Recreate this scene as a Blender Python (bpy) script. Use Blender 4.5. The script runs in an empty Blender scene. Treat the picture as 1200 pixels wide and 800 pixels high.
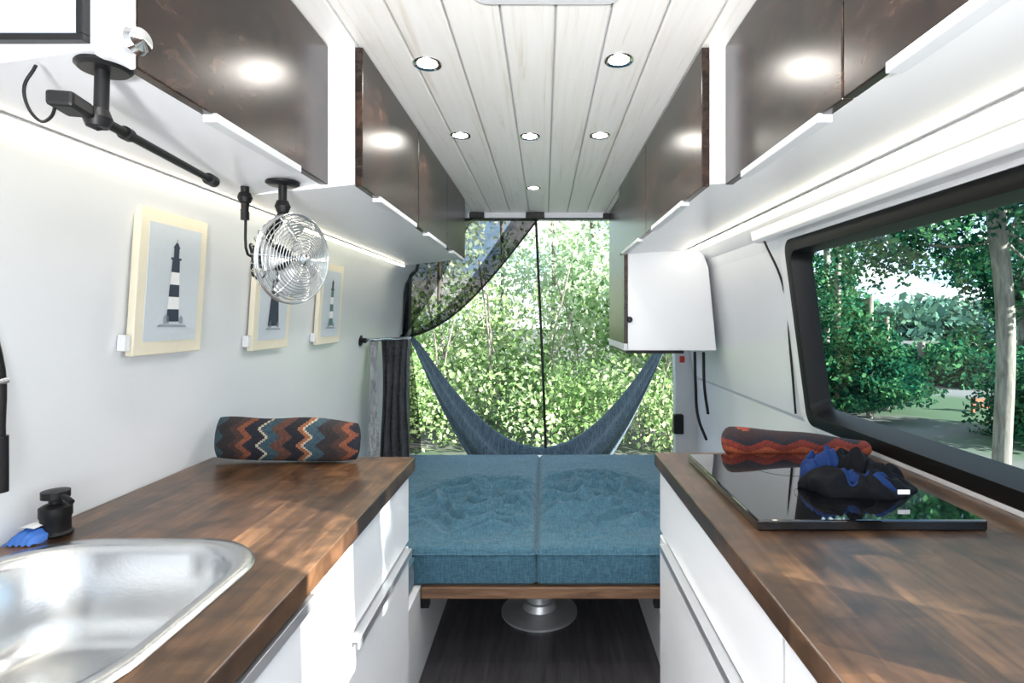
import bpy, bmesh, math, random
from mathutils import Vector, Matrix
from mathutils import noise as mn
import numpy as np
random.seed(3); rng=np.random.default_rng(5)
scene=bpy.context.scene
COL=scene.collection

# ---------------------------------------------------------------- materials
def new_mat(name):
    m=bpy.data.materials.new(name); m.use_nodes=True
    nt=m.node_tree; b=nt.nodes['Principled BSDF']
    return m,nt,b
def nd(nt,t,**k):
    n=nt.nodes.new(t)
    for a,v in k.items(): setattr(n,a,v)
    return n
def rgb(r,g,b):
    f=lambda c:(c/255/12.92) if c/255<=.04045 else ((c/255+.055)/1.055)**2.4
    return (f(r),f(g),f(b),1)
def plain(name,c,rough=.5,metal=0,bump=0,bscale=60,emit=0,spec=.5,coat=0):
    m,nt,b=new_mat(name)
    b.inputs['Roughness'].default_value=rough; b.inputs['Metallic'].default_value=metal
    b.inputs['Specular IOR Level'].default_value=spec
    b.inputs['Coat Weight'].default_value=coat
    tc=nd(nt,'ShaderNodeTexCoord'); no=nd(nt,'ShaderNodeTexNoise'); no.inputs['Scale'].default_value=bscale
    no.inputs['Detail'].default_value=3
    nt.links.new(tc.outputs['Object'],no.inputs['Vector'])
    mx=nd(nt,'ShaderNodeMix',data_type='RGBA'); mx.inputs[6].default_value=tuple(x*.94 for x in c[:3])+(1,); mx.inputs[7].default_value=c
    nt.links.new(no.outputs['Fac'],mx.inputs[0]); nt.links.new(mx.outputs[2],b.inputs['Base Color'])
    if bump:
        bp=nd(nt,'ShaderNodeBump'); bp.inputs['Strength'].default_value=bump; bp.inputs['Distance'].default_value=.002
        nt.links.new(no.outputs['Fac'],bp.inputs['Height']); nt.links.new(bp.outputs[0],b.inputs['Normal'])
    if emit:
        b.inputs['Emission Color'].default_value=c; b.inputs['Emission Strength'].default_value=emit
    return m
def ramp(nt,stops,interp='LINEAR'):
    r=nd(nt,'ShaderNodeValToRGB'); r.color_ramp.interpolation=interp
    el=r.color_ramp.elements
    while len(el)<len(stops): el.new(.5)
    for e,(p,c) in zip(el,stops): e.position=p; e.color=c
    return r
def wood(name,stops,scale,rough=.35,detail=6,blotch=None,coat=0,bump=.15,dist=.6,spec=.5):
    m,nt,b=new_mat(name)
    tc=nd(nt,'ShaderNodeTexCoord'); mp=nd(nt,'ShaderNodeMapping'); mp.inputs['Scale'].default_value=scale
    no=nd(nt,'ShaderNodeTexNoise'); no.inputs['Scale'].default_value=1; no.inputs['Detail'].default_value=detail
    no.inputs['Distortion'].default_value=dist; no.inputs['Roughness'].default_value=.65
    nt.links.new(tc.outputs['Object'],mp.inputs[0]); nt.links.new(mp.outputs[0],no.inputs['Vector'])
    r=ramp(nt,stops); nt.links.new(no.outputs['Fac'],r.inputs[0])
    out=r.outputs[0]
    if blotch:
        n2=nd(nt,'ShaderNodeTexNoise'); n2.inputs['Scale'].default_value=blotch; n2.inputs['Detail'].default_value=4
        nt.links.new(tc.outputs['Object'],n2.inputs['Vector'])
        r2=ramp(nt,[(.35,(.45,.45,.45,1)),(.65,(1.4,1.32,1.25,1))]); nt.links.new(n2.outputs['Fac'],r2.inputs[0])
        mx=nd(nt,'ShaderNodeMix',data_type='RGBA',blend_type='MULTIPLY'); mx.inputs[0].default_value=1
        nt.links.new(out,mx.inputs[6]); nt.links.new(r2.outputs[0],mx.inputs[7]); out=mx.outputs[2]
    nt.links.new(out,b.inputs['Base Color'])
    b.inputs['Roughness'].default_value=rough; b.inputs['Coat Weight'].default_value=coat
    b.inputs['Specular IOR Level'].default_value=spec
    bp=nd(nt,'ShaderNodeBump'); bp.inputs['Strength'].default_value=bump; bp.inputs['Distance'].default_value=.001
    nt.links.new(no.outputs['Fac'],bp.inputs['Height']); nt.links.new(bp.outputs[0],b.inputs['Normal'])
    return m
def butcher(name,k=1.0):
    m,nt,b=new_mat(name); L=nt.links
    tc=nd(nt,'ShaderNodeTexCoord'); mp=nd(nt,'ShaderNodeMapping'); mp.inputs['Rotation'].default_value=(0,0,math.pi/2)
    L.new(tc.outputs['Object'],mp.inputs[0])
    br=nd(nt,'ShaderNodeTexBrick'); br.offset=.37; br.inputs['Scale'].default_value=1
    br.inputs['Brick Width'].default_value=.30; br.inputs['Row Height'].default_value=.045; br.inputs['Mortar Size'].default_value=.0
    br.inputs['Color1'].default_value=tuple(c*k for c in rgb(112,84,60)[:3])+(1,); br.inputs['Color2'].default_value=tuple(c*k for c in rgb(72,51,36)[:3])+(1,); br.inputs['Mortar'].default_value=rgb(50,32,20)
    L.new(mp.outputs[0],br.inputs['Vector'])
    m2=nd(nt,'ShaderNodeMapping'); m2.inputs['Scale'].default_value=(70,7,20); L.new(tc.outputs['Object'],m2.inputs[0])
    n1=nd(nt,'ShaderNodeTexNoise'); n1.inputs['Scale'].default_value=1; n1.inputs['Detail'].default_value=7; n1.inputs['Distortion'].default_value=.5; L.new(m2.outputs[0],n1.inputs['Vector'])
    r1=ramp(nt,[(.3,(.5,.47,.44,1)),(.7,(1.25,1.25,1.25,1))]); L.new(n1.outputs['Fac'],r1.inputs[0])
    n2=nd(nt,'ShaderNodeTexNoise'); n2.inputs['Scale'].default_value=13; n2.inputs['Detail'].default_value=7; n2.inputs['Distortion'].default_value=1.2; L.new(tc.outputs['Object'],n2.inputs['Vector'])
    r2=ramp(nt,[(.32,(.45,.42,.4,1)),(.5,(.92,.9,.88,1)),(.68,(1.4,1.32,1.25,1))]); L.new(n2.outputs['Fac'],r2.inputs[0])
    a=nd(nt,'ShaderNodeMix',data_type='RGBA',blend_type='MULTIPLY'); a.inputs[0].default_value=1
    L.new(br.outputs['Color'],a.inputs[6]); L.new(r1.outputs[0],a.inputs[7])
    c=nd(nt,'ShaderNodeMix',data_type='RGBA',blend_type='MULTIPLY'); c.inputs[0].default_value=1
    L.new(a.outputs[2],c.inputs[6]); L.new(r2.outputs[0],c.inputs[7]); L.new(c.outputs[2],b.inputs['Base Color'])
    b.inputs['Roughness'].default_value=.30
    return m
def fabric(name,c1,c2,scale=350,rough=.9,bmp=.4):
    m,nt,b=new_mat(name); L=nt.links
    tc=nd(nt,'ShaderNodeTexCoord')
    outs=[]
    for s in ((scale,scale*.12,scale*.12),(scale*.12,scale,scale)):
        mp=nd(nt,'ShaderNodeMapping'); mp.inputs['Scale'].default_value=s; L.new(tc.outputs['Object'],mp.inputs[0])
        n=nd(nt,'ShaderNodeTexNoise'); n.inputs['Scale'].default_value=1; n.inputs['Detail'].default_value=3; L.new(mp.outputs[0],n.inputs['Vector']); outs.append(n)
    ad=nd(nt,'ShaderNodeMath',operation='ADD'); L.new(outs[0].outputs['Fac'],ad.inputs[0]); L.new(outs[1].outputs['Fac'],ad.inputs[1])
    mu=nd(nt,'ShaderNodeMath',operation='MULTIPLY'); mu.inputs[1].default_value=.5; L.new(ad.outputs[0],mu.inputs[0])
    r=ramp(nt,[(.38,c1),(.62,c2)]); L.new(mu.outputs[0],r.inputs[0]); L.new(r.outputs[0],b.inputs['Base Color'])
    b.inputs['Roughness'].default_value=rough; b.inputs['Sheen Weight'].default_value=.1
    bp=nd(nt,'ShaderNodeBump'); bp.inputs['Strength'].default_value=bmp; bp.inputs['Distance'].default_value=.001
    L.new(mu.outputs[0],bp.inputs['Height']); L.new(bp.outputs[0],b.inputs['Normal'])
    return m
def sheer(name,c,alpha,rough=.8):
    m,nt,b=new_mat(name); b.inputs['Base Color'].default_value=c; b.inputs['Roughness'].default_value=rough
    b.inputs['Specular IOR Level'].default_value=.1
    tc=nd(nt,'ShaderNodeTexCoord'); n=nd(nt,'ShaderNodeTexNoise'); n.inputs['Scale'].default_value=30
    nt.links.new(tc.outputs['Object'],n.inputs['Vector'])
    mr=nd(nt,'ShaderNodeMapRange'); mr.inputs[3].default_value=alpha-.12; mr.inputs[4].default_value=min(1,alpha+.12)
    nt.links.new(n.outputs['Fac'],mr.inputs[0]); nt.links.new(mr.outputs[0],b.inputs['Alpha'])
    return m
def aztec(name,axis,zz,period,amp,stops):
    m,nt,b=new_mat(name); L=nt.links
    tc=nd(nt,'ShaderNodeTexCoord'); sp=nd(nt,'ShaderNodeSeparateXYZ'); L.new(tc.outputs['Object'],sp.inputs[0])
    pp=nd(nt,'ShaderNodeMath',operation='PINGPONG'); pp.inputs[1].default_value=zz; L.new(sp.outputs['Z' if axis=='X' else 'X'],pp.inputs[0])
    sn=nd(nt,'ShaderNodeMath',operation='SNAP'); sn.inputs[1].default_value=zz/5; L.new(pp.outputs[0],sn.inputs[0])
    am=nd(nt,'ShaderNodeMath',operation='MULTIPLY'); am.inputs[1].default_value=amp; L.new(sn.outputs[0],am.inputs[0])
    ad=nd(nt,'ShaderNodeMath',operation='ADD'); L.new(sp.outputs[axis],ad.inputs[0]); L.new(am.outputs[0],ad.inputs[1])
    mu=nd(nt,'ShaderNodeMath',operation='MULTIPLY'); mu.inputs[1].default_value=1/period; L.new(ad.outputs[0],mu.inputs[0])
    fr=nd(nt,'ShaderNodeMath',operation='FRACT'); L.new(mu.outputs[0],fr.inputs[0])
    r=ramp(nt,stops,'CONSTANT')
    n=nd(nt,'ShaderNodeTexNoise'); n.inputs['Scale'].default_value=160; L.new(tc.outputs['Object'],n.inputs['Vector'])
    r2=ramp(nt,[(.3,(.65,.65,.65,1)),(.7,(1.15,1.15,1.15,1))]); L.new(n.outputs['Fac'],r2.inputs[0])
    mx=nd(nt,'ShaderNodeMix',data_type='RGBA',blend_type='MULTIPLY'); mx.inputs[0].default_value=1
    L.new(fr.outputs[0],r.inputs[0]); L.new(r.outputs[0],mx.inputs[6]); L.new(r2.outputs[0],mx.inputs[7]); L.new(mx.outputs[2],b.inputs['Base Color']); b.inputs['Roughness'].default_value=.95
    return m
LK=.72
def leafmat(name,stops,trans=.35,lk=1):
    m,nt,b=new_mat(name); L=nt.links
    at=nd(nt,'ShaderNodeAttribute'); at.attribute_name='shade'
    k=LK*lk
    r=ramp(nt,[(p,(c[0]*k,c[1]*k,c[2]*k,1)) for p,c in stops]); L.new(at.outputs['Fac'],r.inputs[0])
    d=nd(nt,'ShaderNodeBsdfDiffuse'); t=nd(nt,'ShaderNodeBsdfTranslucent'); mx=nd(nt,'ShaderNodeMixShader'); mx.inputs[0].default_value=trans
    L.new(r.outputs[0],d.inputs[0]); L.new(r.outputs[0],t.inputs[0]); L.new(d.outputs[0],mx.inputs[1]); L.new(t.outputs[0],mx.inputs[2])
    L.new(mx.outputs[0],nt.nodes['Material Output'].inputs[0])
    return m

M_WALL=plain('white_wall_panel',rgb(228,231,235),.22,bscale=3)
M_WHITE=plain('white_laminate',rgb(236,237,240),.25,bscale=4)
M_TRIM=plain('grey_white_trim',rgb(206,209,212),.4)
M_DARKPLY=wood('dark_stained_ply',[(.25,rgb(20,14,12)),(.5,rgb(42,30,25)),(.75,rgb(80,61,51))],(12,12,24),.27,detail=9,blotch=7,spec=.4,dist=1.4)
M_CEIL=wood('whitewashed_board',[(.25,rgb(226,219,204)),(.42,rgb(248,245,238)),(.7,rgb(254,253,250))],(34,1.4,10),.4,detail=5,dist=1.2,bump=.3)
M_BUTCH=butcher('stained_butcher_block',.80)
M_WALNUT=wood('walnut_edge',[(.3,rgb(74,52,38)),(.7,rgb(140,106,80))],(4,40,40),.5)
M_FLOOR=wood('dark_vinyl_floor',[(.3,rgb(44,43,46)),(.7,rgb(80,78,82))],(40,3,1),.4,dist=.4)
M_STEEL=plain('brushed_steel',rgb(206,208,210),.26,1,bump=.1,bscale=200)
M_SATIN=plain('satin_steel',rgb(214,216,218),.4,.75)
M_CHROME=plain('chrome',rgb(220,222,224),.12,1)
M_ALU=plain('anodised_aluminium',rgb(200,202,206),.35,.8)
M_BLACK=plain('matte_black',rgb(20,20,22),.45,spec=.3)
M_RUBBER=plain('black_rubber',rgb(10,11,13),.5,spec=.25)
M_GLASSBLK=plain('black_glass',rgb(6,6,8),.03,coat=1)
M_CREAM=plain('cream_mount_board',rgb(232,225,204),.6)
M_PAPER=plain('art_paper',rgb(204,213,221),.6)
M_INK=plain('slate_ink',rgb(50,62,78),.7)
M_INKL=plain('white_ink',rgb(240,242,244),.7)
M_INKG=plain('soft_grey_ink',rgb(150,160,170),.7)
M_INKT=plain('sea_green_ink',rgb(96,128,122),.7)
M_BLUE=fabric('teal_linen',rgb(40,76,94),rgb(72,114,134),bmp=.2)
M_HAM=fabric('hammock_cloth',rgb(38,54,66),rgb(78,100,112),120)
M_DRAPE=fabric('dark_check_cloth',rgb(16,18,24),rgb(60,64,72),90)
M_TOWEL=fabric('grey_towel',rgb(110,114,120),rgb(180,182,186),200)
M_MESH=sheer('black_bug_netting',rgb(14,16,20),.72)
M_AZ=aztec('southwest_weave','X',.021,.27,1.3,[(0,rgb(64,46,42)),(.08,rgb(118,68,48)),(.15,rgb(28,30,42)),(.28,rgb(176,166,146)),(.305,rgb(46,70,82)),(.42,rgb(84,54,44)),(.54,rgb(26,27,36)),(.67,rgb(136,86,58)),(.72,rgb(170,160,142)),(.745,rgb(50,72,84)),(.86,rgb(42,37,40))])
M_AZ2=aztec('southwest_weave_rust','Z',.05,.12,.35,[(0,rgb(44,30,32)),(.2,rgb(132,56,36)),(.6,rgb(154,74,46)),(.75,rgb(112,42,32)),(.9,rgb(34,32,40))])
M_LED=plain('led_diffuser',(1,.90,.70,1),.5,emit=9)
M_LAMP=plain('lamp_lens',(1,.95,.84,1),.5,emit=14)
M_GLOBE=plain('fill_lamp_globe',(.96,.98,1,1),.5,emit=6)  # glowing globe of the added fill lamp
M_RED=plain('red_lens',rgb(200,50,40),.3)
M_CAPB=plain('blue_cotton',rgb(18,44,92),.8,bump=.3,spec=.2); M_CAPK=plain('black_cotton',rgb(8,10,16),.8,bump=.3,spec=.15)
M_SKYPANEL=plain('pale_blue_gloss',rgb(170,188,208),.1)
M_BARK=wood('bark',[(.3,rgb(80,75,68)),(.7,rgb(140,135,125))],(20,20,3),.9)
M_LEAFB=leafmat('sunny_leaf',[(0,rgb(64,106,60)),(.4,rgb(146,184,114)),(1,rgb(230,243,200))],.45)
M_LEAFP=leafmat('pale_hazy_leaf',[(0,rgb(140,176,138)),(.4,rgb(196,220,184)),(1,rgb(244,250,230))],.45,1.1)  # haze over the tall far foliage put into the leaf colour
M_LEAFD=leafmat('dark_green_leaf',[(0,rgb(14,58,52)),(.5,rgb(42,100,72)),(1,rgb(112,168,108))],.3,.95)  # dark green leaf tones
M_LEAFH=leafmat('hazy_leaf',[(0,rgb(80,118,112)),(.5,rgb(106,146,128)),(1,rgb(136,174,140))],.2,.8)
M_CLOTHB=plain('blue_packet',rgb(60,110,190),.5)
def glassmat():
    m,nt,b=new_mat('window_pane'); L=nt.links
    t=nd(nt,'ShaderNodeBsdfTransparent'); t.inputs[0].default_value=(.84,.95,.97,1)
    g=nd(nt,'ShaderNodeBsdfGlossy'); g.inputs['Roughness'].default_value=.02
    mx=nd(nt,'ShaderNodeMixShader'); mx.inputs[0].default_value=.05
    L.new(t.outputs[0],mx.inputs[1]); L.new(g.outputs[0],mx.inputs[2]); L.new(mx.outputs[0],nt.nodes['Material Output'].inputs[0]); return m
M_PANE=glassmat()
def groundmat():
    m,nt,b=new_mat('grass_and_gravel'); L=nt.links
    tc=nd(nt,'ShaderNodeTexCoord'); n=nd(nt,'ShaderNodeTexNoise'); n.inputs['Scale'].default_value=.3; n.inputs['Detail'].default_value=8
    L.new(tc.outputs['Object'],n.inputs['Vector'])
    r=ramp(nt,[(.40,rgb(46,74,42)),(.50,rgb(88,90,86)),(.75,rgb(106,108,108))]); L.new(n.outputs['Fac'],r.inputs[0]); L.new(r.outputs[0],b.inputs['Base Color']); b.inputs['Roughness'].default_value=1
    return m
M_GROUND=groundmat()

# ---------------------------------------------------------------- geometry helpers
def group(name):
    e=bpy.data.objects.new(name,None); e.empty_display_size=.05; COL.objects.link(e); return e
def mesh_obj(name,verts,faces,mat,parent=None,smooth=False,bevel=0,seg=2,subsurf=0,solid=0):
    me=bpy.data.meshes.new(name); me.from_pydata([tuple(v) for v in verts],[],faces); me.update()
    bm=bmesh.new(); bm.from_mesh(me); bmesh.ops.recalc_face_normals(bm,faces=bm.faces); bm.to_mesh(me); bm.free()
    o=bpy.data.objects.new(name,me); COL.objects.link(o)
    if mat: me.materials.append(mat)
    if parent: o.parent=parent
    if solid:
        md=o.modifiers.new('solid','SOLIDIFY'); md.thickness=solid; md.offset=0
    if bevel:
        md=o.modifiers.new('bev','BEVEL'); md.width=bevel; md.segments=seg; md.limit_method='ANGLE'
    if subsurf:
        md=o.modifiers.new('sub','SUBSURF'); md.levels=subsurf; md.render_levels=subsurf
    if smooth:
        for p in me.polygons: p.use_smooth=True
    return o
def boxvf(x0,x1,y0,y1,z0,z1):
    v=[(x,y,z) for x in (x0,x1) for y in (y0,y1) for z in (z0,z1)]
    f=[(0,1,3,2),(4,6,7,5),(0,4,5,1),(2,3,7,6),(0,2,6,4),(1,5,7,3)]
    return v,f
def box(name,x0,x1,y0,y1,z0,z1,mat,parent=None,bevel=.002):
    v,f=boxvf(x0,x1,y0,y1,z0,z1); return mesh_obj(name,v,f,mat,parent,bevel=bevel)
def multibox(name,lst,mat,parent=None,bevel=.002,M=None):
    V=[];F=[]
    for b in lst:
        v,f=boxvf(*b); n=len(V); V+=v; F+=[tuple(i+n for i in q) for q in f]
    if M: V=[M@Vector(v) for v in V]
    return mesh_obj(name,V,F,mat,parent,bevel=bevel)
def extrude(name,prof,y0,y1,mat,parent=None,bevel=0):
    n=len(prof); V=[(x,y0,z) for x,z in prof]+[(x,y1,z) for x,z in prof]
    F=[(i,(i+1)%n,(i+1)%n+n,i+n) for i in range(n)]+[tuple(range(n)),tuple(range(2*n-1,n-1,-1))]
    return mesh_obj(name,V,F,mat,parent,bevel=bevel)
def lathe(name,prof,M,mat,parent=None,seg=40,smooth=True):
    V=[];F=[]
    for r,z in prof:
        for k in range(seg):
            a=2*math.pi*k/seg; V.append(M@Vector((r*math.cos(a),r*math.sin(a),z)))
    for i in range(len(prof)-1):
        for k in range(seg):
            k2=(k+1)%seg; F.append((i*seg+k,i*seg+k2,(i+1)*seg+k2,(i+1)*seg+k))
    if prof[0][0]>1e-4: F.append(tuple(range(seg)))
    if prof[-1][0]>1e-4: F.append(tuple(range((len(prof)-1)*seg,len(prof)*seg)))
    o=mesh_obj(name,V,F,mat,parent,smooth=smooth)
    if smooth:
        md=o.modifiers.new('es','EDGE_SPLIT'); md.split_angle=math.radians(35)
    return o
def frame(p,z):
    z=Vector(z).normalized(); q=z.to_track_quat('Z','Y').to_matrix().to_4x4(); return Matrix.Translation(Vector(p))@q
def cyl(name,p0,p1,r,mat,parent=None,r1=None,seg=24):
    p0=Vector(p0);p1=Vector(p1); L=(p1-p0).length
    return lathe(name,[(r,0),(r if r1 is None else r1,L)],frame(p0,p1-p0),mat,parent,seg)
def tubes(name,splines,r,mat,parent=None,cyclic=False,smooth=True):
    cu=bpy.data.curves.new(name,'CURVE'); cu.dimensions='3D'; cu.bevel_depth=r; cu.bevel_resolution=3; cu.use_fill_caps=True; cu.resolution_u=6
    for pts in splines:
        if smooth and not cyclic:
            s=cu.splines.new('BEZIER'); s.bezier_points.add(len(pts)-1)
            for bp,p in zip(s.bezier_points,pts): bp.co=p; bp.handle_left_type=bp.handle_right_type='AUTO'
        else:
            s=cu.splines.new('POLY'); s.points.add(len(pts)-1)
            for bp,p in zip(s.points,pts): bp.co=(*p,1)
            s.use_cyclic_u=cyclic
    o=bpy.data.objects.new(name,cu); COL.objects.link(o); cu.materials.append(mat)
    if parent: o.parent=parent
    dg=bpy.context.evaluated_depsgraph_get(); me=bpy.data.meshes.new_from_object(o.evaluated_get(dg)); me.name=name
    o2=bpy.data.objects.new(name,me); COL.objects.link(o2); o2.parent=parent
    bpy.data.objects.remove(o); bpy.data.curves.remove(cu); o2.name=name
    for p in me.polygons: p.use_smooth=True
    if not me.materials: me.materials.append(mat)
    return o2
def rr(cx,cy,hx,hy,r,n=8):
    pts=[]
    for (sx,sy,a0) in ((1,1,0),(-1,1,90),(-1,-1,180),(1,-1,270)):
        for k in range(n+1):
            a=math.radians(a0+90*k/n); pts.append((cx+sx*(hx-r)+r*math.cos(a),cy+sy*(hy-r)+r*math.sin(a)))
    return pts
def loft(name,loops,mat,parent=None,cap=False,close=False,smooth=True,split=35):
    n=len(loops[0]); V=[p for l in loops for p in l]; F=[]
    m=len(loops)
    for i in range(m if close else m-1):
        j=(i+1)%m
        for k in range(n):
            k2=(k+1)%n; F.append((i*n+k,i*n+k2,j*n+k2,j*n+k))
    if cap: F.append(tuple((m-1)*n+k for k in range(n)))
    o=mesh_obj(name,V,F,mat,parent,smooth=smooth)
    if smooth:
        md=o.modifiers.new('es','EDGE_SPLIT'); md.split_angle=math.radians(split)
    return o
def grid(name,fn,nu,nv,mat,parent=None,solid=0,smooth=True):
    V=[fn(i/nu,j/nv) for i in range(nu+1) for j in range(nv+1)]
    F=[(i*(nv+1)+j,(i+1)*(nv+1)+j,(i+1)*(nv+1)+j+1,i*(nv+1)+j+1) for i in range(nu) for j in range(nv)]
    return mesh_obj(name,V,F,mat,parent,smooth=smooth,solid=solid)

YF=-1.6; YR=3.5; ZC=1.93
# ---------------------------------------------------------------- shell
box('floor',-.95,1.0,YF,YR+.1,-.04,0,M_FLOOR,bevel=0)
bw=.118; L=[]; x=-.92
while x<.9:
    L.append((x+.002,x+bw-.002,YF,YR-.02,ZC,ZC+.014)); x+=bw
ceil=group('ceiling')
multibox('ceiling_boards',L,M_CEIL,ceil,bevel=.004)
box('roof_panel',-1.0,1.0,YF,YR+.04,ZC+.0145,ZC+.05,M_TRIM,ceil,bevel=0)
def strips(name,segs,mat):
    V=[];F=[]
    for prof,y0,y1 in segs:
        n=len(V); k=len(prof); V+=[(x,y0,z) for x,z in prof]+[(x,y1,z) for x,z in prof]
        F+=[(n+i,n+i+1,n+k+i+1,n+k+i) for i in range(k-1)]
    me=bpy.data.meshes.new(name); me.from_pydata(V,[],F); me.materials.append(mat)
    o=bpy.data.objects.new(name,me); COL.objects.link(o); return o
LW=[(-.925,0),(-.92,.9),(-.895,1.08),(-.875,1.22),(-.862,1.42),(-.852,1.49),(-.83,1.54),(-.795,1.575),(-.78,1.65),(-.775,ZC)]
wl=strips('wall_left',[(LW,YF,YR)],M_WALL)
for p in wl.data.polygons: p.use_smooth=True
RLOW=[(.955,0),(.95,.9),(.93,.92)]; RMID=[(.93,.92),(.85,1.53)]; RUP=[(.85,1.53),(.83,1.575),(.775,1.615),(.755,1.67),(.75,ZC)]
wr=strips('wall_right',[(RLOW,.3,YR),(RMID,.3,.43),(RMID,1.915,YR),(RUP,YF,YR),(RLOW+RMID[1:],-.95,.08),(RLOW,YF,-.95)],M_WALL)  # unseen opening beside the window, narrowed to shape the sun streak on the counter
strips('wall_outer_left',[([(-.99,-.04),(-.99,ZC+.05)],YF,YR)],M_TRIM)
rf=group('trim_rear_frame')
extrude('pillar_left',[(-.93,0),(-.93,ZC),(-.83,ZC),(-.845,1.5),(-.86,.9),(-.86,0)],YR-.03,YR+.04,M_TRIM,rf,.004)
extrude('pillar_right',[(.96,0),(.96,ZC),(.79,ZC),(.80,1.5),(.82,.9),(.82,0)],YR-.03,YR+.04,M_TRIM,rf,.004)
box('header',-.93,.96,YR-.08,YR+.04,1.895,ZC,M_TRIM,rf,.004)
multibox('latches',[(-.46,-.37,YR-.11,YR-.08,1.89,1.925),(-.115,.0,YR-.11,YR-.08,1.885,1.925),(.36,.44,YR-.11,YR-.08,1.885,1.92)],M_BLACK,rf,.004)
box('sill',-.93,.96,YR-.03,YR+.06,-.04,.40,M_TRIM,rf,.004)
multibox('door_latch_black',[(.80,.86,YR-.08,YR-.03,.56,.68),(-.915,-.87,YR-.07,YR-.03,1.20,1.34)],M_BLACK,rf,.006)
box('red_reflector',.845,.875,YR-.045,YR-.03,1.0,1.04,M_RED,rf,.003)
tubes('cable_straps',[[(.84,3.1,1.09),(.845,3.1,.9),(.86,3.1,.72),(.90,3.08,.60)],[(.875,3.05,1.09),(.88,3.05,.9),(.90,3.05,.75)]],.008,M_BLACK,rf)
tubes('panel_seam',[[(.80,2.02,1.56),(.868,2.02,1.40),(.896,2.02,1.15),(.915,2.02,.93)]],.004,M_BLACK,rf)

# ---------------------------------------------------------------- window right
w=group('window_1')
def WP(y,t,d): return (.93-.13*t-.99*d, y, .92+.99*t-.13*d)
def wl_(cy,ct,hy,ht,r,d): return [WP(a,b,d) for a,b in rr(cy,ct,hy,ht,r)]
cy=1.17; hy=.765; ct=.312; ht=.322
loft('rubber_frame',[wl_(cy,ct,hy+.0,ht,.04,.0),wl_(cy,ct,hy,ht,.04,.014),wl_(cy,ct,hy-.012,ht-.012,.035,.02),wl_(cy,ct,hy-.04,ht-.04,.04,.016),wl_(cy,ct,hy-.056,ht-.056,.04,-.035),wl_(cy,ct,hy-.056,ht-.056,.04,-.05),wl_(cy,ct,hy+.03,ht+.03,.04,-.05)],M_RUBBER,w)
mesh_obj('pane',wl_(cy,ct,hy-.05,ht-.05,.04,-.04),[tuple(range(36))],M_PANE,w)
loft('white_surround',[wl_(cy,ct,hy+.055,ht+.015,.07,.0),wl_(cy,ct,hy+.05,ht+.015,.07,.01),wl_(cy,ct,hy+.002,ht+.002,.04,.012),wl_(cy,ct,hy,ht,.04,-.005)],M_WHITE,w)
bl=group('window_blind_cassette')
extrude('cassette',[(.83,1.558),(.79,1.558),(.778,1.566),(.772,1.60),(.825,1.585)],.35,2.08,M_WHITE,bl,.003)

# ---------------------------------------------------------------- base units
def rect_apply_bool(obj,cutter):
    md=obj.modifiers.new('b','BOOLEAN'); md.operation='DIFFERENCE'; md.object=cutter; md.solver='EXACT'
    dg=bpy.context.evaluated_depsgraph_get(); me=bpy.data.meshes.new_from_object(obj.evaluated_get(dg))
    obj.modifiers.clear(); obj.data=me; bpy.data.objects.remove(cutter)
kl=group('kitchen_counter')
top=box('worktop',-.915,-.357,.25,1.536,.858,.895,M_BUTCH,kl,bevel=0)
SX,SY,SHX,SHY=-.665,.725,.215,.23
cut=loft('cutter',[[(x,y,.5) for x,y in rr(SX,SY,SHX-.02,SHY-.02,.11)],[(x,y,1.2) for x,y in rr(SX,SY,SHX-.02,SHY-.02,.11)]],M_BUTCH,cap=False,smooth=False)
bm=bmesh.new(); bm.from_mesh(cut.data); bmesh.ops.holes_fill(bm,edges=bm.edges); bmesh.ops.recalc_face_normals(bm,faces=bm.faces); bm.to_mesh(cut.data); bm.free()
rect_apply_bool(top,cut)
md=top.modifiers.new('bev','BEVEL'); md.width=.003; md.segments=2; md.limit_method='ANGLE'
multibox('carcass',[(-.91,-.39,1.505,1.523,.05,.857),(-.91,-.39,.27,.288,.05,.857),(-.91,-.39,.27,1.52,.03,.05),(-.91,-.42,.27,1.52,0,.03),(-.39,-.37,.94,.957,.05,.857)],M_WHITE,kl,.001)
multibox('fronts',[(-.39,-.372,.955,1.52,.668,.853),(-.39,-.372,.955,1.52,.06,.655),(-.39,-.372,.28,.945,.06,.84)],M_WHITE,kl,.0025)
def handle(n,x0,x1,y0,y1,z,par):
    multibox(n,[(min(x0,x1),max(x0,x1),y0,y1,z-.003,z+.003),(x1-.002,x1+.002,y0,y1,z-.016,z+.003)],M_ALU,par,.001)
handle('handle_1',-.385,-.355,1.06,1.48,.662,kl)
handle('handle_2',-.385,-.360,.4,.87,.845,kl)
kr=group('kitchen_counter')
box('worktop',.314,.922,.30,1.585,.858,.895,M_BUTCH,kr,.003)
multibox('carcass',[(.345,.92,1.555,1.573,.05,.857),(.345,.92,.32,.338,.05,.857),(.345,.92,.32,1.57,.03,.05),(.37,.92,.32,1.57,0,.03)],M_WHITE,kr,.001)
multibox('fronts',[(.327,.345,.768,1.57,.68,.853),(.327,.345,.768,1.57,.06,.667),(.327,.345,.33,.756,.68,.853),(.327,.345,.33,.756,.06,.667)],M_WHITE,kr,.0025)
handle('handle_1',.34,.309,.90,1.48,.674,kr)
handle('handle_2',.34,.309,.40,.70,.674,kr)

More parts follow.
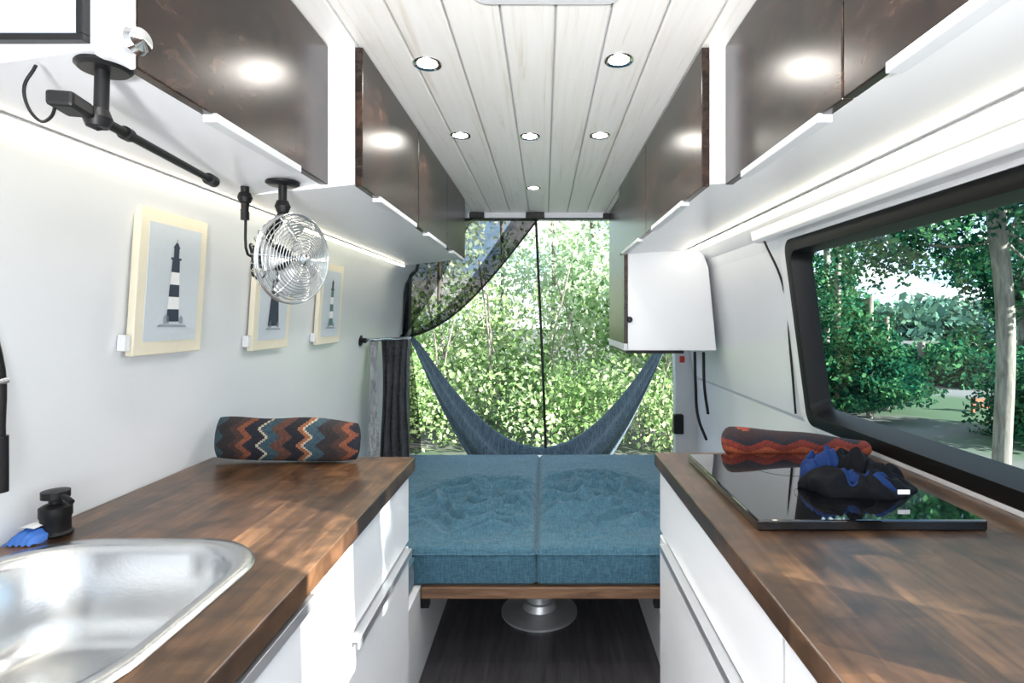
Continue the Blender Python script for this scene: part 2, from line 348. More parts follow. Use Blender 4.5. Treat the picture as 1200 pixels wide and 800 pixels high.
# sink
sk=group('kitchen_sink')
def sl(dx,z,r): return [(x,y,z) for x,y in rr(SX,SY,SHX-dx,SHY-dx,r,10)]
loft('bowl',[sl(-.002,.896,.13),sl(.002,.901,.13),sl(.02,.9015,.12),sl(.026,.897,.115),sl(.034,.885,.11),sl(.045,.80,.10),sl(.055,.765,.09),sl(.075,.748,.075),sl(.12,.742,.05),sl(.19,.738,.02)],M_STEEL,sk,cap=True,split=60)
lathe('drain',[(.0,.0),(.03,.0),(.034,.004),(.042,.002)],Matrix.Translation((SX,SY,.741)),M_CHROME,sk)
lathe('overflow',[(0,.002),(.008,.002),(.011,0)],frame((SX-.12,SY+SHY-.037,.875),(0,-1,0)),M_BLACK,sk)
fa=group('kitchen_faucet')
lathe('base',[(.024,0),(.024,.012),(.016,.02),(.016,.09),(.0,.09)],Matrix.Translation((-.895,.66,.9)),M_BLACK,fa)
tubes('gooseneck',[[(-.895,.66,.98),(-.893,.66,1.16),(-.888,.70,1.27),(-.880,.78,1.305),(-.875,.855,1.285),(-.874,.885,1.22),(-.874,.89,1.08)]],.0075,M_BLACK,fa)
cyl('spray_head',(-.874,.89,1.09),(-.874,.89,1.0),.011,M_BLACK,fa)
tubes('support_arm',[[(-.894,.66,1.14),(-.885,.78,1.16),(-.862,.89,1.18)]],.005,M_CHROME,fa)
sd=group('soap_dispenser')
lathe('body',[(.0,.0),(.024,0),(.026,.004),(.022,.008),(.022,.03),(.024,.034),(.024,.05),(.018,.054),(.010,.056),(.010,.062),(.021,.066),(.021,.078),(.0,.08)],Matrix.Translation((-.868,.985,.895)),M_BLACK,sd)
tubes('spout',[[(-.868,.985,.963),(-.845,.975,.965),(-.825,.968,.958)]],.005,M_BLACK,sd)
pk=group('sponge_packet')
grid('wrap',lambda u,v:(-.91+.05*u,.99-.06*v,.897+.020*math.sin(math.pi*min(1,max(0,u)))**.5*math.sin(math.pi*v)**.5+.002*math.sin(30*u+9*v)),16,12,M_CLOTHB,pk)
grid('label',lambda u,v:(-.90+.03*u,.975-.03*v,.9195+.002*math.sin(3*u)),6,6,M_INKL,pk)

# hob
hb=group('induction_hob')
box('glass',.385,.80,1.0,1.485,.8955,.915,M_GLASSBLK,hb,.003)
tubes('zone_marks',[[(.59+r*math.cos(a),yc+r*math.sin(a),.9151) for a in [2*math.pi*k/48 for k in range(48)]] for yc,r in ((1.13,.075),(1.36,.085))],.0004,M_CAPK,hb,cyclic=True)
cp=group('rumpled_clothing')
def lump(cx,cy_,rx,ry,h,seed,z0=.9155,rot=0,fr=1):
    def f(u,v):
        a=2*math.pi*u; t=v*math.pi/2; r=math.cos(t)**.6
        x=rx*r*math.cos(a); y=ry*r*math.sin(a)
        q=Vector((x*26*fr+seed,y*26*fr,seed*3.1)); n1=1-abs(mn.noise(q))*2.6; n2=mn.noise(q*.45)
        s=math.sin(t)
        z=h*s*(.70+.42*n1*min(1,r*3+.3)+.45*n2)
        k=1+.22*mn.noise(Vector((math.cos(a)*2.6+seed,math.sin(a)*2.6,v)))
        x*=k;y*=k
        return (cx+x*math.cos(rot)-y*math.sin(rot),cy_+x*math.sin(rot)+y*math.cos(rot),z0+max(0,z))
    return f
grid('black_layer',lump(.668,1.19,.112,.078,.044,1.3),110,30,M_CAPK,cp)
grid('blue_fold',lump(.612,1.225,.052,.040,.066,5.2,rot=.4,fr=1.4),80,24,M_CAPB,cp)
grid('blue_sleeve',lump(.66,1.155,.07,.026,.050,8.8,rot=-.25,fr=1.4),80,24,M_CAPB,cp)
grid('black_sleeve',lump(.69,1.225,.086,.045,.064,3.1,rot=-.3,fr=1.0),80,24,M_CAPK,cp)
box('label',.70,.724,1.098,1.100,.930,.939,M_INKL,cp,.0005)

# ---------------------------------------------------------------- overhead cabinets
YM=1.32
def uhandle(n,x0,x1,y0,y1,z,par):
    multibox(n,[(min(x0,x1),max(x0,x1),y0,y1,z-.014,z)],M_TRIM,par,.001)
ol=group('overhead_cabinet')
extrude('carcass',[(-.534,1.597),(-.74,1.566),(-.79,1.57),(-.775,1.65),(-.77,ZC-.001),(-.534,ZC-.001)],.655,YM,M_WHITE,ol,.001)
multibox('doors',[(-.533,-.514,.70,YM-.002,1.595,ZC-.006)],M_DARKPLY,ol,.002)
box('end_stile',-.533,-.512,.655,.698,1.59,ZC-.003,M_WHITE,ol,.004)
lathe('knob',[(.0,.03),(.014,.026),(.017,.018),(.013,.006),(.009,0)],frame((-.511,.677,1.615),(1,-.3,0)),M_CHROME,ol)
uhandle('handle',-.53,-.508,.86,1.16,1.597,ol)
multibox('end_panel_frame',[(-.78,-.535,.642,.654,1.602,1.610),(-.543,-.535,.642,.654,1.61,ZC-.01)],M_BLACK,ol,.001)
box('end_panel_glass',-.78,-.543,.644,.654,1.61,ZC-.01,M_SKYPANEL,ol,.001)
ol2=group('overhead_cabinet')
extrude('carcass',[(-.452,1.597),(-.74,1.566),(-.79,1.57),(-.775,1.65),(-.77,ZC-.001),(-.452,ZC-.001)],YM+.001,3.02,M_WHITE,ol2,.001)
multibox('doors',[(-.451,-.433,YM+.001,1.907,1.592,ZC-.006),(-.451,-.433,1.911,2.467,1.592,ZC-.006),(-.451,-.433,2.471,3.02,1.592,ZC-.006)],M_DARKPLY,ol2,.002)
for i,(a,b) in enumerate(((1.45,1.86),(2.05,2.42),(2.6,2.97))): uhandle(f'handle_{i+1}',-.45,-.427,a,b,1.596,ol2)
or1=group('overhead_cabinet')
extrude('carcass',[(.449,1.597),(.74,1.622),(.76,1.625),(.752,1.67),(.748,ZC-.001),(.449,ZC-.001)],.30,YM,M_WHITE,or1,.001)
multibox('doors',[(.43,.448,.802,YM-.002,1.595,ZC-.006),(.43,.448,.302,.798,1.595,ZC-.006)],M_DARKPLY,or1,.002)
uhandle('handle_1',.424,.447,.86,1.2,1.597,or1); uhandle('handle_2',.424,.447,.40,.69,1.597,or1)
or2=group('overhead_cabinet')
extrude('carcass',[(.394,1.597),(.74,1.622),(.76,1.625),(.752,1.67),(.748,ZC-.001),(.394,ZC-.001)],YM+.001,2.78,M_WHITE,or2,.001)
multibox('doors',[(.375,.393,YM+.001,2.048,1.592,ZC-.006),(.375,.393,2.052,2.78,1.592,ZC-.006)],M_DARKPLY,or2,.002)
uhandle('handle_1',.369,.392,1.5,1.92,1.596,or2); uhandle('handle_2',.369,.392,2.2,2.65,1.596,or2)
tc_=group('tall_wall_cabinet')
extrude('carcass',[(.42,1.115),(.865,1.115),(.825,1.53),(.80,1.60),(.75,1.66),(.745,ZC-.001),(.42,ZC-.001)],2.79,3.42,M_WHITE,tc_,.002)
box('door',.40,.419,2.785,3.42,1.15,ZC-.005,M_DARKPLY,tc_,.002)
box('bottom_edge',.41,.70,2.78,3.42,1.10,1.114,M_BLACK,tc_,.002)
box('door_rail',.398,.418,2.78,3.42,1.115,1.149,M_TRIM,tc_,.002)
lathe('latch',[(.0,.03),(.011,.028),(.011,.01),(.016,0)],frame((.428,2.79,1.27),(0,-1,0)),M_BLACK,tc_)
for nm,x,z,y0,y1 in (('led_strip_light',-.762,1.562,.30,3.0),('led_strip_light',.715,1.612,.3,2.78)):
    g=group(nm)
    box('diffuser',x-.006,x+.006,y0,y1,z-.007,z,M_LED,g,.001)
    box('channel',x-.009,x+.009,y0,y1,z,z+.004,M_ALU,g,.001)

# ---------------------------------------------------------------- lights indoors
for (x,y) in ((-.30,1.42),(.188,1.40),(-.30,1.98),(-.052,1.99),(.198,1.98),(-.055,2.78),(-.3,.5),(.19,.5),(-.05,-.5)):
    g=group('recessed_downlight')
    lathe('bezel',[(.026,-.001),(.036,-.004),(.038,0),(.038,.004)],Matrix.Translation((x,y,ZC)),M_CHROME,g)
    lathe('lens',[(0,-.0015),(.026,-.0015),(.026,.003)],Matrix.Translation((x,y,ZC)),M_LAMP,g,smooth=False)
    ld=bpy.data.lights.new('beam','SPOT'); ld.energy=8; ld.spot_size=math.radians(160); ld.spot_blend=.8; ld.shadow_soft_size=.03; ld.color=(1,.95,.88)
    lo=bpy.data.objects.new('beam',ld); lo.location=(x,y,ZC-.012); COL.objects.link(lo); lo.parent=g
g=group('cab_storage_box')
box('body',-.22,.22,-1.15,-.75,0,.62,M_WHITE,g,.01); box('lid',-.23,.23,-1.16,-.74,.621,.65,M_WALNUT,g,.006)
g=group('added_fill_lamp')  # fill lamp added behind the camera to brighten the ceiling and cabin
lathe('base',[(0,0),(.07,0),(.07,.03),(.05,.045),(0,.045)],Matrix.Translation((0,-.95,.651)),M_BLACK,g)
lathe('globe',[(.045,.045),(.08,.08),(.095,.14),(.08,.20),(.045,.235),(0,.245)],Matrix.Translation((0,-.95,.651)),M_GLOBE,g)
ld=bpy.data.lights.new('glow','POINT'); ld.energy=32; ld.shadow_soft_size=.16; ld.color=(.95,.97,1)
lo=bpy.data.objects.new('glow',ld); lo.location=(0,-.95,1.10); COL.objects.link(lo); lo.parent=g
ld=bpy.data.lights.new('uplight','SPOT'); ld.energy=250; ld.spot_size=math.radians(54); ld.spot_blend=1; ld.shadow_soft_size=.10; ld.color=(.98,.98,1)  # added upward spot, lifts the ceiling
lo=bpy.data.objects.new('uplight',ld); lo.location=(0,-.95,1.02); COL.objects.link(lo); lo.parent=g
lo.rotation_euler=(Vector((0,-.95,1.02))-Vector((0,1.5,2.10))).to_track_quat('Z','Y').to_euler()
rv=group('roof_vent')
loft('frame',[[(x,y,ZC) for x,y in rr(.005,.93,.15,.21,.03)],[(x,y,ZC-.008) for x,y in rr(.005,.93,.148,.208,.03)],[(x,y,ZC-.010) for x,y in rr(.005,.93,.12,.18,.02)],[(x,y,ZC-.004) for x,y in rr(.005,.93,.118,.178,.02)]],M_WHITE,rv,cap=True)

# ---------------------------------------------------------------- pictures
def picture(yc,zc,kind):
    g=group('lighthouse_art_print')
    d=Vector((-.862+.875,0,.2)).normalized()
    vx=Vector((0,1,0)); vy=d; n=vx.cross(vy)
    xw=-.875+(zc-1.22)*.065
    M=Matrix.Translation((xw+.006,yc,zc))@Matrix(((vx[0],vy[0],n[0],0),(vx[1],vy[1],n[1],0),(vx[2],vy[2],n[2],0),(0,0,0,1)))
    W,H=.1135,.1575
    multibox('mount_board',[(-W,W,-H,H,0,.016)],M_CREAM,g,.002,M)
    multibox('paper',[(-.088,.088,-.128,.13,.0162,.0175)],M_PAPER,g,0,M)
    z1=.0185
    def poly(nm,lst,mat):
        V=[];F=[]
        for q in lst:
            k=len(V); V+=[M@Vector((a,b,z1)) for a,b in q]; F.append(tuple(range(k,k+len(q))))
        mesh_obj(nm,V,F,mat,g)
    bot,topz=-.085,.055; hb_,ht_=.021,.0125
    if kind==1: hb_,ht_=.034,.019
    nb=5; A=[];B=[]
    for i in range(nb):
        a=i/nb;b=(i+1)/nb; wa=hb_+(ht_-hb_)*a; wb=hb_+(ht_-hb_)*b; za=bot+(topz-bot)*a; zb=bot+(topz-bot)*b
        (A if (i%2==0 or kind==1) else B).append([(-wa,za),(wa,za),(wb,zb),(-wb,zb)])
    poly('tower_dark',A,(M_INK,M_INK,M_INKT)[kind])
    if B: poly('tower_light',B,M_INKL)
    poly('lantern',[[(-.018,.055),(.018,.055),(.018,.060),(-.018,.060)],[(-.009,.060),(.009,.060),(.009,.082),(-.009,.082)],[(-.012,.082),(.012,.082),(.003,.094),(-.003,.094)],[(-.001,.094),(.001,.094),(.001,.102),(-.001,.102)]],M_INK)
    poly('shore',[[(-.03,-.09),(-.012,-.09),(-.012,-.075),(-.021,-.067),(-.03,-.075)],[(.022,-.09),(.036,-.09),(.036,-.078),(.029,-.07),(.022,-.078)],[(-.05,-.096),(.05,-.098),(.045,-.093),(-.04,-.091)]],M_INKG)
    multibox('wall_clip',[(-W-.018,-W-.002,-H+.012,-H+.045,-.004,.012)],M_WHITE,g,.001,M)
picture(1.263,1.357,0); picture(1.735,1.34,1); picture(2.20,1.335,2)

# ---------------------------------------------------------------- fan
fn=group('clip_fan')
ang=math.radians(-22); nrm=Vector((math.cos(ang),math.sin(ang),-.10)).normalized()
C=Vector((-.562,1.25,1.412)); F=frame(C,nrm)
R=.098
def ring(r,z,n=56): return [F@Vector((r*math.cos(2*math.pi*k/n),r*math.sin(2*math.pi*k/n),z)) for k in range(n)]
zf=lambda r:.030*(1-(r/R)**2.4)
tubes('front_rings',[ring(.012+ (R-.012)*i/14,zf(.012+(R-.012)*i/14)) for i in range(15)],.00115,M_CHROME,fn,cyclic=True)
tubes('rim',[ring(R+.002,0),ring(R+.002,-.006)],.003,M_CHROME,fn,cyclic=True)
tubes('front_ribs',[[F@Vector((r*math.cos(a),r*math.sin(a),zf(r)-.001)) for r in [R*k/8 for k in range(1,9)]] for a in [2*math.pi*i/6 for i in range(6)]],.0016,M_CHROME,fn)
tubes('back_wires',[[F@Vector((R*math.cos(a),R*math.sin(a),-.004)),F@Vector((R*.85*math.cos(a),R*.85*math.sin(a),-.04)),F@Vector((.03*math.cos(a),.03*math.sin(a),-.05))] for a in [2*math.pi*i/30 for i in range(30)]],.0011,M_CHROME,fn)
lathe('badge',[(0,.034),(.012,.032),(.014,.028)],F,M_CHROME,fn)
lathe('motor',[(0,-.105),(.022,-.103),(.030,-.09),(.030,-.05),(.02,-.03),(.006,-.022),(.006,.0),(0,.0)],F,M_BLACK,fn)
def blade(k):
    a0=2*math.pi*k/4
    def f(u,v):
        r=.014+.070*u; w=(.35+.75*u)*(v-.5)*(1.15-.35*u); a=a0+w*1.1
        return F@Vector((r*math.cos(a),r*math.sin(a),-.008+.02*(v-.5)))
    return f
for k in range(4): grid(f'blade_{k+1}',blade(k),8,8,M_ALU,fn,solid=.0012)
B0=C-nrm*.075
tubes('yoke',[[B0,B0+Vector((-.002,.0,.05)),Vector((-.602,1.26,1.50)),Vector((-.59,1.25,1.53))]],.009,M_BLACK,fn)
tubes('yoke_sides',[[F@Vector((R+.003,0,-.003)),F@Vector((R*.95,0,-.045)),F@Vector((.03,0,-.075))]],.003,M_CHROME,fn)
lathe('joint',[(0,-.017),(.012,-.013),(.017,0),(.012,.013),(0,.017)],Matrix.Translation((-.59,1.25,1.53)),M_BLACK,fn)
cyl('stem',(-.59,1.25,1.53),(-.59,1.25,1.582),.009,M_BLACK,fn)
lathe('flange',[(.036,0),(.036,-.005),(.03,-.009),(.0,-.009)],Matrix.Translation((-.59,1.25,1.586)),M_BLACK,fn)
tubes('cable',[[B0,B0+Vector((-.03,0,-.05)),B0+Vector((-.045,.0,.03)),Vector((-.675,1.28,1.42)),Vector((-.68,1.26,1.54))]],.003,M_BLACK,fn)
cyl('clamp_post',(-.675,1.25,1.575),(-.675,1.25,1.50),.009,M_BLACK,fn)
lathe('clamp_ball',[(0,-.016),(.012,-.011),(.016,0),(.012,.011),(0,.016)],Matrix.Translation((-.675,1.25,1.55)),M_BLACK,fn)
sa=group('swing_arm_mount')
A0=Vector((-.548,.635,1.528)); A1=Vector((-.655,1.09,1.550))
cyl('rod',A0,A1,.0065,M_BLACK,sa)
lathe('flange',[(.030,0),(.030,-.004),(.026,-.008),(.0,-.008)],Matrix.Translation((-.548,.69,1.594)),M_BLACK,sa)
cyl('post',(-.55,.69,1.588),(-.552,.69,1.515),.008,M_BLACK,sa)
lathe('ball',[(0,-.016),(.012,-.011),(.016,0),(.012,.011),(0,.016)],Matrix.Translation((-.556,.69,1.528)),M_BLACK,sa)
multibox('clamp_block',[(-.014,.014,-.022,.022,-.009,.009)],M_BLACK,sa,.004,Matrix.Translation(A0+Vector((-.008,.015,.002)))@Matrix.Rotation(.23,4,'Z'))
cyl('end_joint',A1-(A1-A0)*.03,A1+(A1-A0)*.03,.0115,M_BLACK,sa)
cyl('end_collar',A0+(A1-A0)*.28,A0+(A1-A0)*.31,.0095,M_BLACK,sa)
tubes('loose_cable',[[A0+Vector((-.01,0,0)),Vector((-.575,.645,1.512)),Vector((-.60,.655,1.515)),Vector((-.61,.65,1.545)),Vector((-.605,.66,1.58))]],.0018,M_BLACK,sa)

# ---------------------------------------------------------------- bed
bb=group('bench_box')
box('panel',-.91,-.44,1.56,3.40,.0,.328,M_WHITE,bb,.002)
bb=group('bench_box')
box('panel',.425,.94,1.60,3.40,.0,.328,M_WHITE,bb,.002)
tb=group('pedestal_table')
box('tabletop',-.436,.421,1.955,3.38,.288,.328,M_WALNUT,tb,.003)
lathe('base',[(0,0),(.165,0),(.165,.008),(.15,.014),(.075,.024),(.066,.05),(.056,.055),(.056,.08),(.048,.085),(.048,.25),(.06,.26),(.10,.275),(.10,.2875),(0,.2875)],Matrix.Translation((-.022,2.42,0)),M_SATIN,tb,seg=64)
multibox('support_brackets',[(-.439,-.41,1.965,2.0,.25,.287),(.39,.424,1.965,2.0,.25,.287)],M_BLACK,tb,.002)
def cushion(name,x0,x1,y0,y1,z0,z1,wr=None):
    g=group(name); nx=int((x1-x0)/.0065); ny=int((y1-y0)/.0065)
    cx=(x0+x1)/2; hx=(x1-x0)/2; cyy=(y0+y1)/2; hyy=(y1-y0)/2
    def edge(u,h,r=.022):
        d=h-abs(u)*h
        return r-math.sqrt(max(0,r*r-(r-d)**2)) if d<r else 0
    def top(u,v):
        a=2*u-1;b=2*v-1
        z=z1-edge(a,hx)-edge(b,hyy)
        x=cx+hx*a; y=cyy+hyy*b
        if wr: z+=wr(x,y)*max(0,min(1,(hx-abs(a)*hx)/.05,(hyy-abs(b)*hyy)/.05))
        return (x,y,z)
    grid('cover_top',top,nx,ny,M_BLUE,g)
    ez=z1-.022
    lp=[]
    for z,o in ((ez,0),(z0+.045,.003),(z0+.012,.002),(z0,-.01)):
        lp.append([(x,y,z) for x,y in rr(cx,cyy,hx+o,hyy+o,.012,4)])
    loft('cover_sides',lp,M_BLUE,g,cap=True)
    tubes('piping',[[(x,y,ez) for x,y in rr(cx,cyy,hx+.001,hyy+.001,.012,4)],],.0035,M_BLUE,g,cyclic=True)
    return g
# loose cover: crumpled creases gathered in a middle patch
def folds(cx,cy_,rx,ry,seed,amp):
    def f(x,y):
        d=((x-cx)/rx)**2+((y-cy_)/ry)**2
        e=math.exp(-d*d*.8)
        wx=x+.05*mn.noise(Vector((x*7,y*7,seed))); wy=y+.07*mn.noise(Vector((x*6,y*5,seed+4)))
        r1=(1-min(1,abs(mn.noise(Vector((wx*5+seed,wy*11,seed))))*3.6))**1.6
        r2=(1-min(1,abs(mn.noise(Vector((wx*9,wy*17+seed,seed*2))))*3.2))**1.6
        return e*amp*(r1+.45*r2)+.005*mn.noise(Vector((x*5,y*5,seed)))+.004*mn.noise(Vector((x*13,y*8,seed)))
    return f
cushion('bed_cushion',-.905,-.031,1.965,3.33,.330,.462,folds(-.26,2.44,.30,.34,1.7,.055))
cushion('bed_cushion',-.027,.93,1.965,3.33,.330,.462,folds(.22,2.50,.30,.38,4.1,.055))
cushion('bench_cushion',-.905,-.46,1.565,1.955,.330,.455)
cushion('bench_cushion',.44,.93,1.61,1.955,.330,.455)
pl=group('patterned_throw_pillow')
def pside(s):
    def f(u,v):
        a=2*u-1;b=2*v-1
        k=(max(0,1-abs(a)**5))**.5*(max(0,1-abs(b)**2.4))**.5
        hh=.056*(1-.14*max(0,a)**4-.10*max(0,-a)**6)
        return (-.690+.196*a*(1-.05*abs(b)**3),1.492+s*.040*k+.008*b,.953+hh*b-.004*a+.003*math.sin(a*5)*(b>0))
    return f
grid('front',pside(-1),40,24,M_AZ,pl); grid('back',pside(1),40,24,M_AZ,pl)
br_=group('rolled_cushion')
def bol(u,v):
    a=2*math.pi*v
    r=(.040-.020*u**1.6)*(min(1,u/.05)**.5 if u<.05 else 1)*(min(1,(1-u)/.04)**.5 if u>.96 else 1)
    r*=1+.05*math.sin(u*13)
    return (.49+.415*u,1.538+r*1.05*math.cos(a)-.004*u,.8965+(.040-.020*u**1.6)+r*math.sin(a))
grid('roll',bol,48,28,M_AZ2,br_)

# ---------------------------------------------------------------- rear soft things
bn=group('bug_net_curtain')
T=Vector((-.868,3.40,1.15))
def netf(ua,ub,oy):
    def net(u,v):
        u=ua+(ub-ua)*u
        x0=-.85+.81*u; p=Vector((x0,3.44,1.89)); sag=.42*u
        q=p.lerp(T,v); q.z-=sag*math.sin(math.pi*v)*.42; q.x-=.05*u*math.sin(math.pi*v)
        q.y+=.014*math.sin(u*60+oy*90)*(1-.3*v)+oy
        return q
    return net
net=netf(0,1,0)
grid('netting',net,160,40,M_MESH,bn)
grid('netting_inner_fold',netf(.80,1,.02),30,40,M_MESH,bn)
grid('netting_outer_fold',netf(0,.5,-.02),60,40,M_MESH,bn)
tubes('gathered_edge',[[net(1,k/14) for k in range(15)]],.006,M_BLACK,bn)
tubes('top_rail',[[(-.84,3.44,1.893),(.78,3.44,1.893)]],.006,M_BLACK,bn)
tubes('centre_zip',[[(-.053,3.44,1.89),(-.035,3.44,1.5),(-.012,3.44,1.0),(.008,3.44,.47)]],.0085,M_BLACK,bn)
lathe('tie',[(.022,-.02),(.03,0),(.022,.02)],frame(T,(1,0,-.6)),M_BLACK,bn)
def tail(u,v):
    return (-.885+(.07+.06*v)*u+.02*v*math.sin(v*3),3.38+.02*math.sin(u*22),1.15-.70*v)
grid('netting_tail',tail,40,16,M_MESH,bn)
cu=group('side_curtain')
def cur(xa,xb,ya,yb,za,zb,w,n):
    return lambda u,v:(xa+(xb-xa)*u+.008*math.sin(v*5+u*3),ya+(yb-ya)*u+w*math.sin(u*n*math.pi*2)*(0.6+.4*v),za+(zb-za)*v)
grid('drape',cur(-.835,-.735,2.84,2.98,1.165,.47,.022,3.5),70,20,M_DRAPE,cu)
tubes('rod',[[(-.868,2.66,1.17),(-.85,2.70,1.17),(-.82,2.82,1.17),(-.725,3.0,1.17)]],.008,M_CHROME,cu)
lathe('rod_flange',[(.026,0),(.026,.006),(.012,.012),(.012,.03),(0,.03)],frame((-.884,2.66,1.17),(1,0,0)),M_BLACK,cu)
cu2=group('hanging_towel')
grid('cloth',cur(-.868,-.845,2.74,2.82,1.16,.56,.008,1.5),24,14,M_TOWEL,cu2)
hm=group('hammock')
def ham(u,v):
    b=2*v-1; s=math.sin(math.pi*u)
    x=-.88+1.70*u; z=1.14-4*1.28*u*(1-u)+(.34*abs(b)**1.4)*s**.75
    wdt=.06+.44*s**.8
    return (x,3.69+.42*s+b*wdt*.85,z+.016*math.sin(b*14)*(.4+s))
grid('cloth',ham,60,60,M_HAM,hm,solid=.003)
tubes('ropes',[[(-.84,3.545,1.22),(-.88,3.68,1.14)],[(.81,3.545,1.22),(.82,3.68,1.14)]],.008,M_DRAPE,hm)

# ---------------------------------------------------------------- outdoors
mesh_obj('ground',[(-60,-40,-.6),(90,-40,-.6),(90,90,-.6),(-60,90,-.6)],[(0,1,2,3)],M_GROUND)
def leaves(name,blobs,n,size,mat,parent,bs=.45):
    cs=np.array([b[0] for b in blobs],float); rs=np.array([b[1] if hasattr(b[1],'__len__') else (b[1],)*3 for b in blobs],float)
    wgt=rs[:,0]*rs[:,1]; wgt=wgt/wgt.sum()
    idx=rng.choice(len(blobs),n,p=wgt)
    d=rng.normal(size=(n,3)); d/=np.linalg.norm(d,axis=1)[:,None]
    rad=rng.random(n)**.45
    P=cs[idx]+rs[idx]*d*rad[:,None]
    P[:,2]=np.maximum(P[:,2],-.59)
    a=rng.normal(size=(n,3)); a/=np.linalg.norm(a,axis=1)[:,None]
    b=np.cross(a,rng.normal(size=(n,3))); b/=np.linalg.norm(b,axis=1)[:,None]
    s=(size*(.6+.8*rng.random(n)))[:,None]
    V=np.stack([P-a*s*.5,P+b*s*.3,P+a*s*.5,P-b*s*.3],1).reshape(-1,3)
    me=bpy.data.meshes.new(name); me.vertices.add(4*n); me.vertices.foreach_set('co',V.ravel().astype(np.float32))
    me.loops.add(4*n); me.loops.foreach_set('vertex_index',np.arange(4*n,dtype=np.int32))
    me.polygons.add(n); me.polygons.foreach_set('loop_start',(np.arange(n)*4).astype(np.int32))
    me.update(calc_edges=True); me.validate()
    at=me.attributes.new('shade','FLOAT','FACE')
    blobshade=rng.random(len(blobs))
    sh=np.clip((1-bs)*rng.random(n)+bs*blobshade[idx],0,1)
    at.data.foreach_set('value',sh.astype(np.float32))
    me.materials.append(mat); o=bpy.data.objects.new(name,me); COL.objects.link(o); o.parent=parent; return o
def rblobs(n,lo,hi,r0,r1,lim=None):
    out=[]
    while len(out)<n:
        p=(random.uniform(lo[0],hi[0]),random.uniform(lo[1],hi[1]),random.uniform(lo[2],hi[2]))
        if lim and p[0]/p[1]>lim: continue
        out.append((p,random.uniform(r0,r1)))
    return out
def tree(x,y,h,r,mat,n,size,trunk=.12,base=1.0,name='leafy_tree',flat=1,nb=26):
    g=group(name)
    pts=[(x,y,-.6),(x+.05*h/4,y,h*.3),(x-.04*h/4,y+.05,h*.7),(x,y,h*.95)]
    tubes('trunk',[pts],trunk,M_BARK,g)
    bl=[]
    for _ in range(nb):
        a=random.uniform(0,6.28); q=random.random()**.5*r*.85; bl.append(((x+q*math.cos(a),y+q*math.sin(a),random.uniform(base,h)),random.uniform(.3,.5)*r*flat))
    br=[[(x,y,random.uniform(base*.8,h*.7)),((x+b[0][0])/2,(y+b[0][1])/2,b[0][2]-.1),b[0]] for b in bl[:8]]
    tubes('branches',br,trunk*.18,M_BARK,g)
    leaves('foliage',bl,n,size,mat,g)
g=group('roadside_thicket')
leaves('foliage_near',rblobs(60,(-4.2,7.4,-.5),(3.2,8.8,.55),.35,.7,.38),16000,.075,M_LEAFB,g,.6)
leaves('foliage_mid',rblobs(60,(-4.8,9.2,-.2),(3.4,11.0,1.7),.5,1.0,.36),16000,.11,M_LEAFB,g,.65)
sp_=[];bb_=[]
for i,(x,y,h) in enumerate(((-3.6,12.5,7),(-2.3,11.6,6.5),(-1.1,13.2,7.5),(.1,12.2,7),(1.1,13.6,7),(2.2,12,6.5),(3.2,13.6,7))):
    sp_.append([(x,y,-.6),(x+.1,y,h*.4),(x-.1,y,h*.8),(x,y,h)])
    for k in range(14):
        bb_.append(((x+random.uniform(-.9,.9),y+random.uniform(-.8,.8),random.uniform(.8,h*.85)),random.uniform(.5,.9)))
tubes('stems',sp_,.045,M_BARK,g)
leaves('tall_foliage',bb_,22000,.14,M_LEAFP,g,.5)
sx=[]
for _ in range(26):
    x=random.uniform(-3.0,2.8); y=random.uniform(7.6,9.6); sx.append([(x,y,-.6),(x+random.uniform(-.2,.2),y,.5),(x+random.uniform(-.5,.5),y,random.uniform(1.2,2.2))])
tubes('twigs',sx,.013,M_BARK,g)
g=group('conifer_trees'); st=[];bl=[]
for x,y,h in ((5.9,11.6,4.6),(6.5,12.0,3.6),(7.3,13.2,2.6),(6.1,10.4,1.7),(5.6,10.6,3.6),(6.9,11.2,1.3)):
    st.append([(x,y,-.6),(x,y,h)])
    for k in range(22):
        t=k/21; z=-.3+(h+.3)*t; rr_=(1-t)*.9+.10
        for q in range(3):
            a=random.uniform(0,6.28); bl.append(((x+rr_*.55*math.cos(a),y+rr_*.55*math.sin(a),z),(rr_*.55,rr_*.55,.14)))
tubes('trunks',st,.06,M_BARK,g,smooth=False)
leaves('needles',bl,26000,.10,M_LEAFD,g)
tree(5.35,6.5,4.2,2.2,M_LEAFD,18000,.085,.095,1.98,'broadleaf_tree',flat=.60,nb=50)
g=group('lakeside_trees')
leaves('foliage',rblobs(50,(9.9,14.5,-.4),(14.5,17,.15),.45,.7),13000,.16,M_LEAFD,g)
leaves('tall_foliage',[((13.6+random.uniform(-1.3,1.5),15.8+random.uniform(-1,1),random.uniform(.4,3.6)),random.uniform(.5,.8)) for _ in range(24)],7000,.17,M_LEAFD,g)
tubes('trunk',[[(13.6,15.8,-.6),(13.6,15.8,2.6)],[(10.6,15.6,-.6),(10.6,15.6,.6)]],.09,M_BARK,g,smooth=False)
g=group('verge_shrubs')
leaves('foliage',rblobs(26,(7.2,7.5,-.5),(9.2,8.9,.35),.3,.55),9000,.09,M_LEAFD,g)
g=group('distant_treeline')
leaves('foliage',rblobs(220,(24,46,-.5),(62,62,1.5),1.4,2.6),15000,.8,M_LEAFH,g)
g=group('wooden_barrier')
multibox('rails',[(8.5,9.0,11.0,11.06,-.40,-.33),(8.5,9.0,11.0,11.06,-.52,-.46),(8.5,8.55,11.0,11.06,-.6,-.30),(8.95,9.0,11.0,11.06,-.6,-.30)],plain('orange_board',rgb(140,76,36),.6),g,.0)
g=group('added_sun_blocker')  # unseen crown added to block sun through the side window
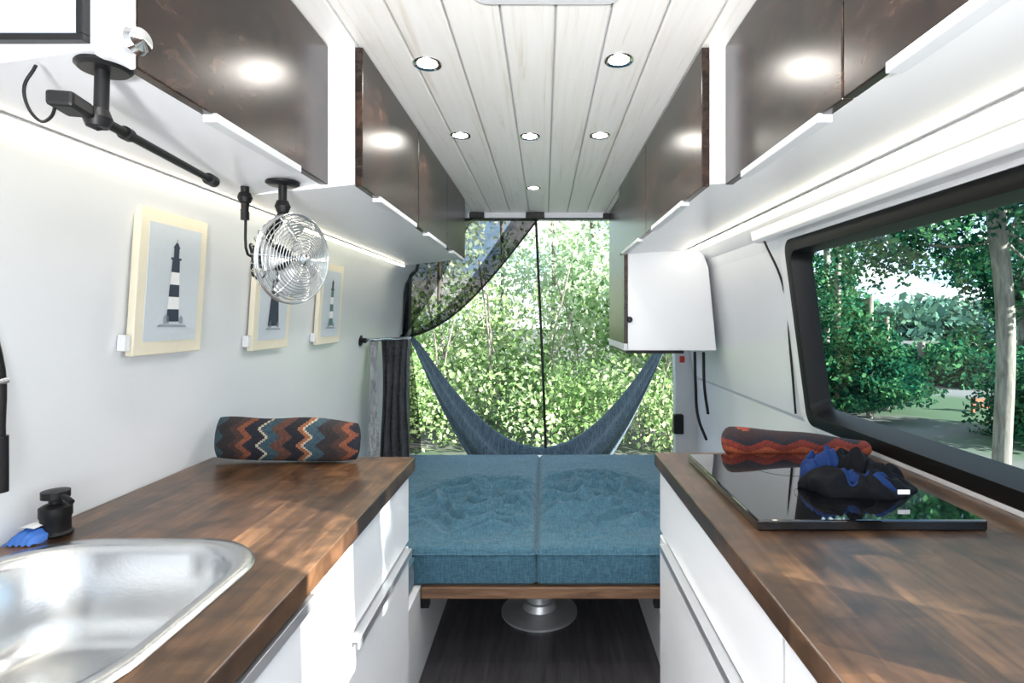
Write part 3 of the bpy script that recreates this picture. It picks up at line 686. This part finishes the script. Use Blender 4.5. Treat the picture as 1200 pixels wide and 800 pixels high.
tubes('trunk',[[(5.5,-1.4,-.6),(5.45,-1.4,1.2),(5.4,-1.4,3.0)]],.10,M_BARK,g)
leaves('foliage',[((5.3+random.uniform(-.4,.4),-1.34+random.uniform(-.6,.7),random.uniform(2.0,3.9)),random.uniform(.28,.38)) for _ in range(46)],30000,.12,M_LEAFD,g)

# ---------------------------------------------------------------- light
wd=bpy.data.worlds.new('sky'); scene.world=wd; wd.use_nodes=True; nt=wd.node_tree; L=nt.links
bg=nt.nodes['Background']; tc=nd(nt,'ShaderNodeTexCoord'); sp=nd(nt,'ShaderNodeSeparateXYZ'); L.new(tc.outputs['Generated'],sp.inputs[0])
r=ramp(nt,[(0,rgb(206,228,246)),(.12,rgb(176,212,242)),(.5,rgb(150,192,234))]); L.new(sp.outputs['Z'],r.inputs[0])
mp=nd(nt,'ShaderNodeMapping'); mp.inputs['Scale'].default_value=(3,3,9); L.new(tc.outputs['Generated'],mp.inputs[0])
n=nd(nt,'ShaderNodeTexNoise'); n.inputs['Scale'].default_value=2.2; n.inputs['Detail'].default_value=6; L.new(mp.outputs[0],n.inputs['Vector'])
r2=ramp(nt,[(.44,(0,0,0,1)),(.58,(1,1,1,1))]); L.new(n.outputs['Fac'],r2.inputs[0])
mx=nd(nt,'ShaderNodeMix',data_type='RGBA'); mx.inputs[7].default_value=(1,1,1,1); L.new(r2.outputs[0],mx.inputs[0]); L.new(r.outputs[0],mx.inputs[6]); L.new(mx.outputs[2],bg.inputs[0])
bg.inputs[1].default_value=1.6
sl_=bpy.data.lights.new('sun','SUN'); sl_.energy=20; sl_.angle=.01; sl_.color=(1,.96,.9)
so=bpy.data.objects.new('sun',sl_); COL.objects.link(so); so.rotation_euler=Vector((1.45,-.9,.64)).to_track_quat('Z','Y').to_euler()

cam=bpy.data.cameras.new('camera'); co=bpy.data.objects.new('camera',cam); COL.objects.link(co)
co.location=(0,0,1.28); co.rotation_euler=(math.pi/2,0,0); cam.sensor_width=36; cam.lens=19.5
cam.shift_x=-38/1200; cam.shift_y=-28/1200; cam.clip_start=.01; cam.clip_end=500
scene.camera=co
scene.view_settings.view_transform='Standard'; scene.view_settings.look='None'; scene.view_settings.exposure=.5
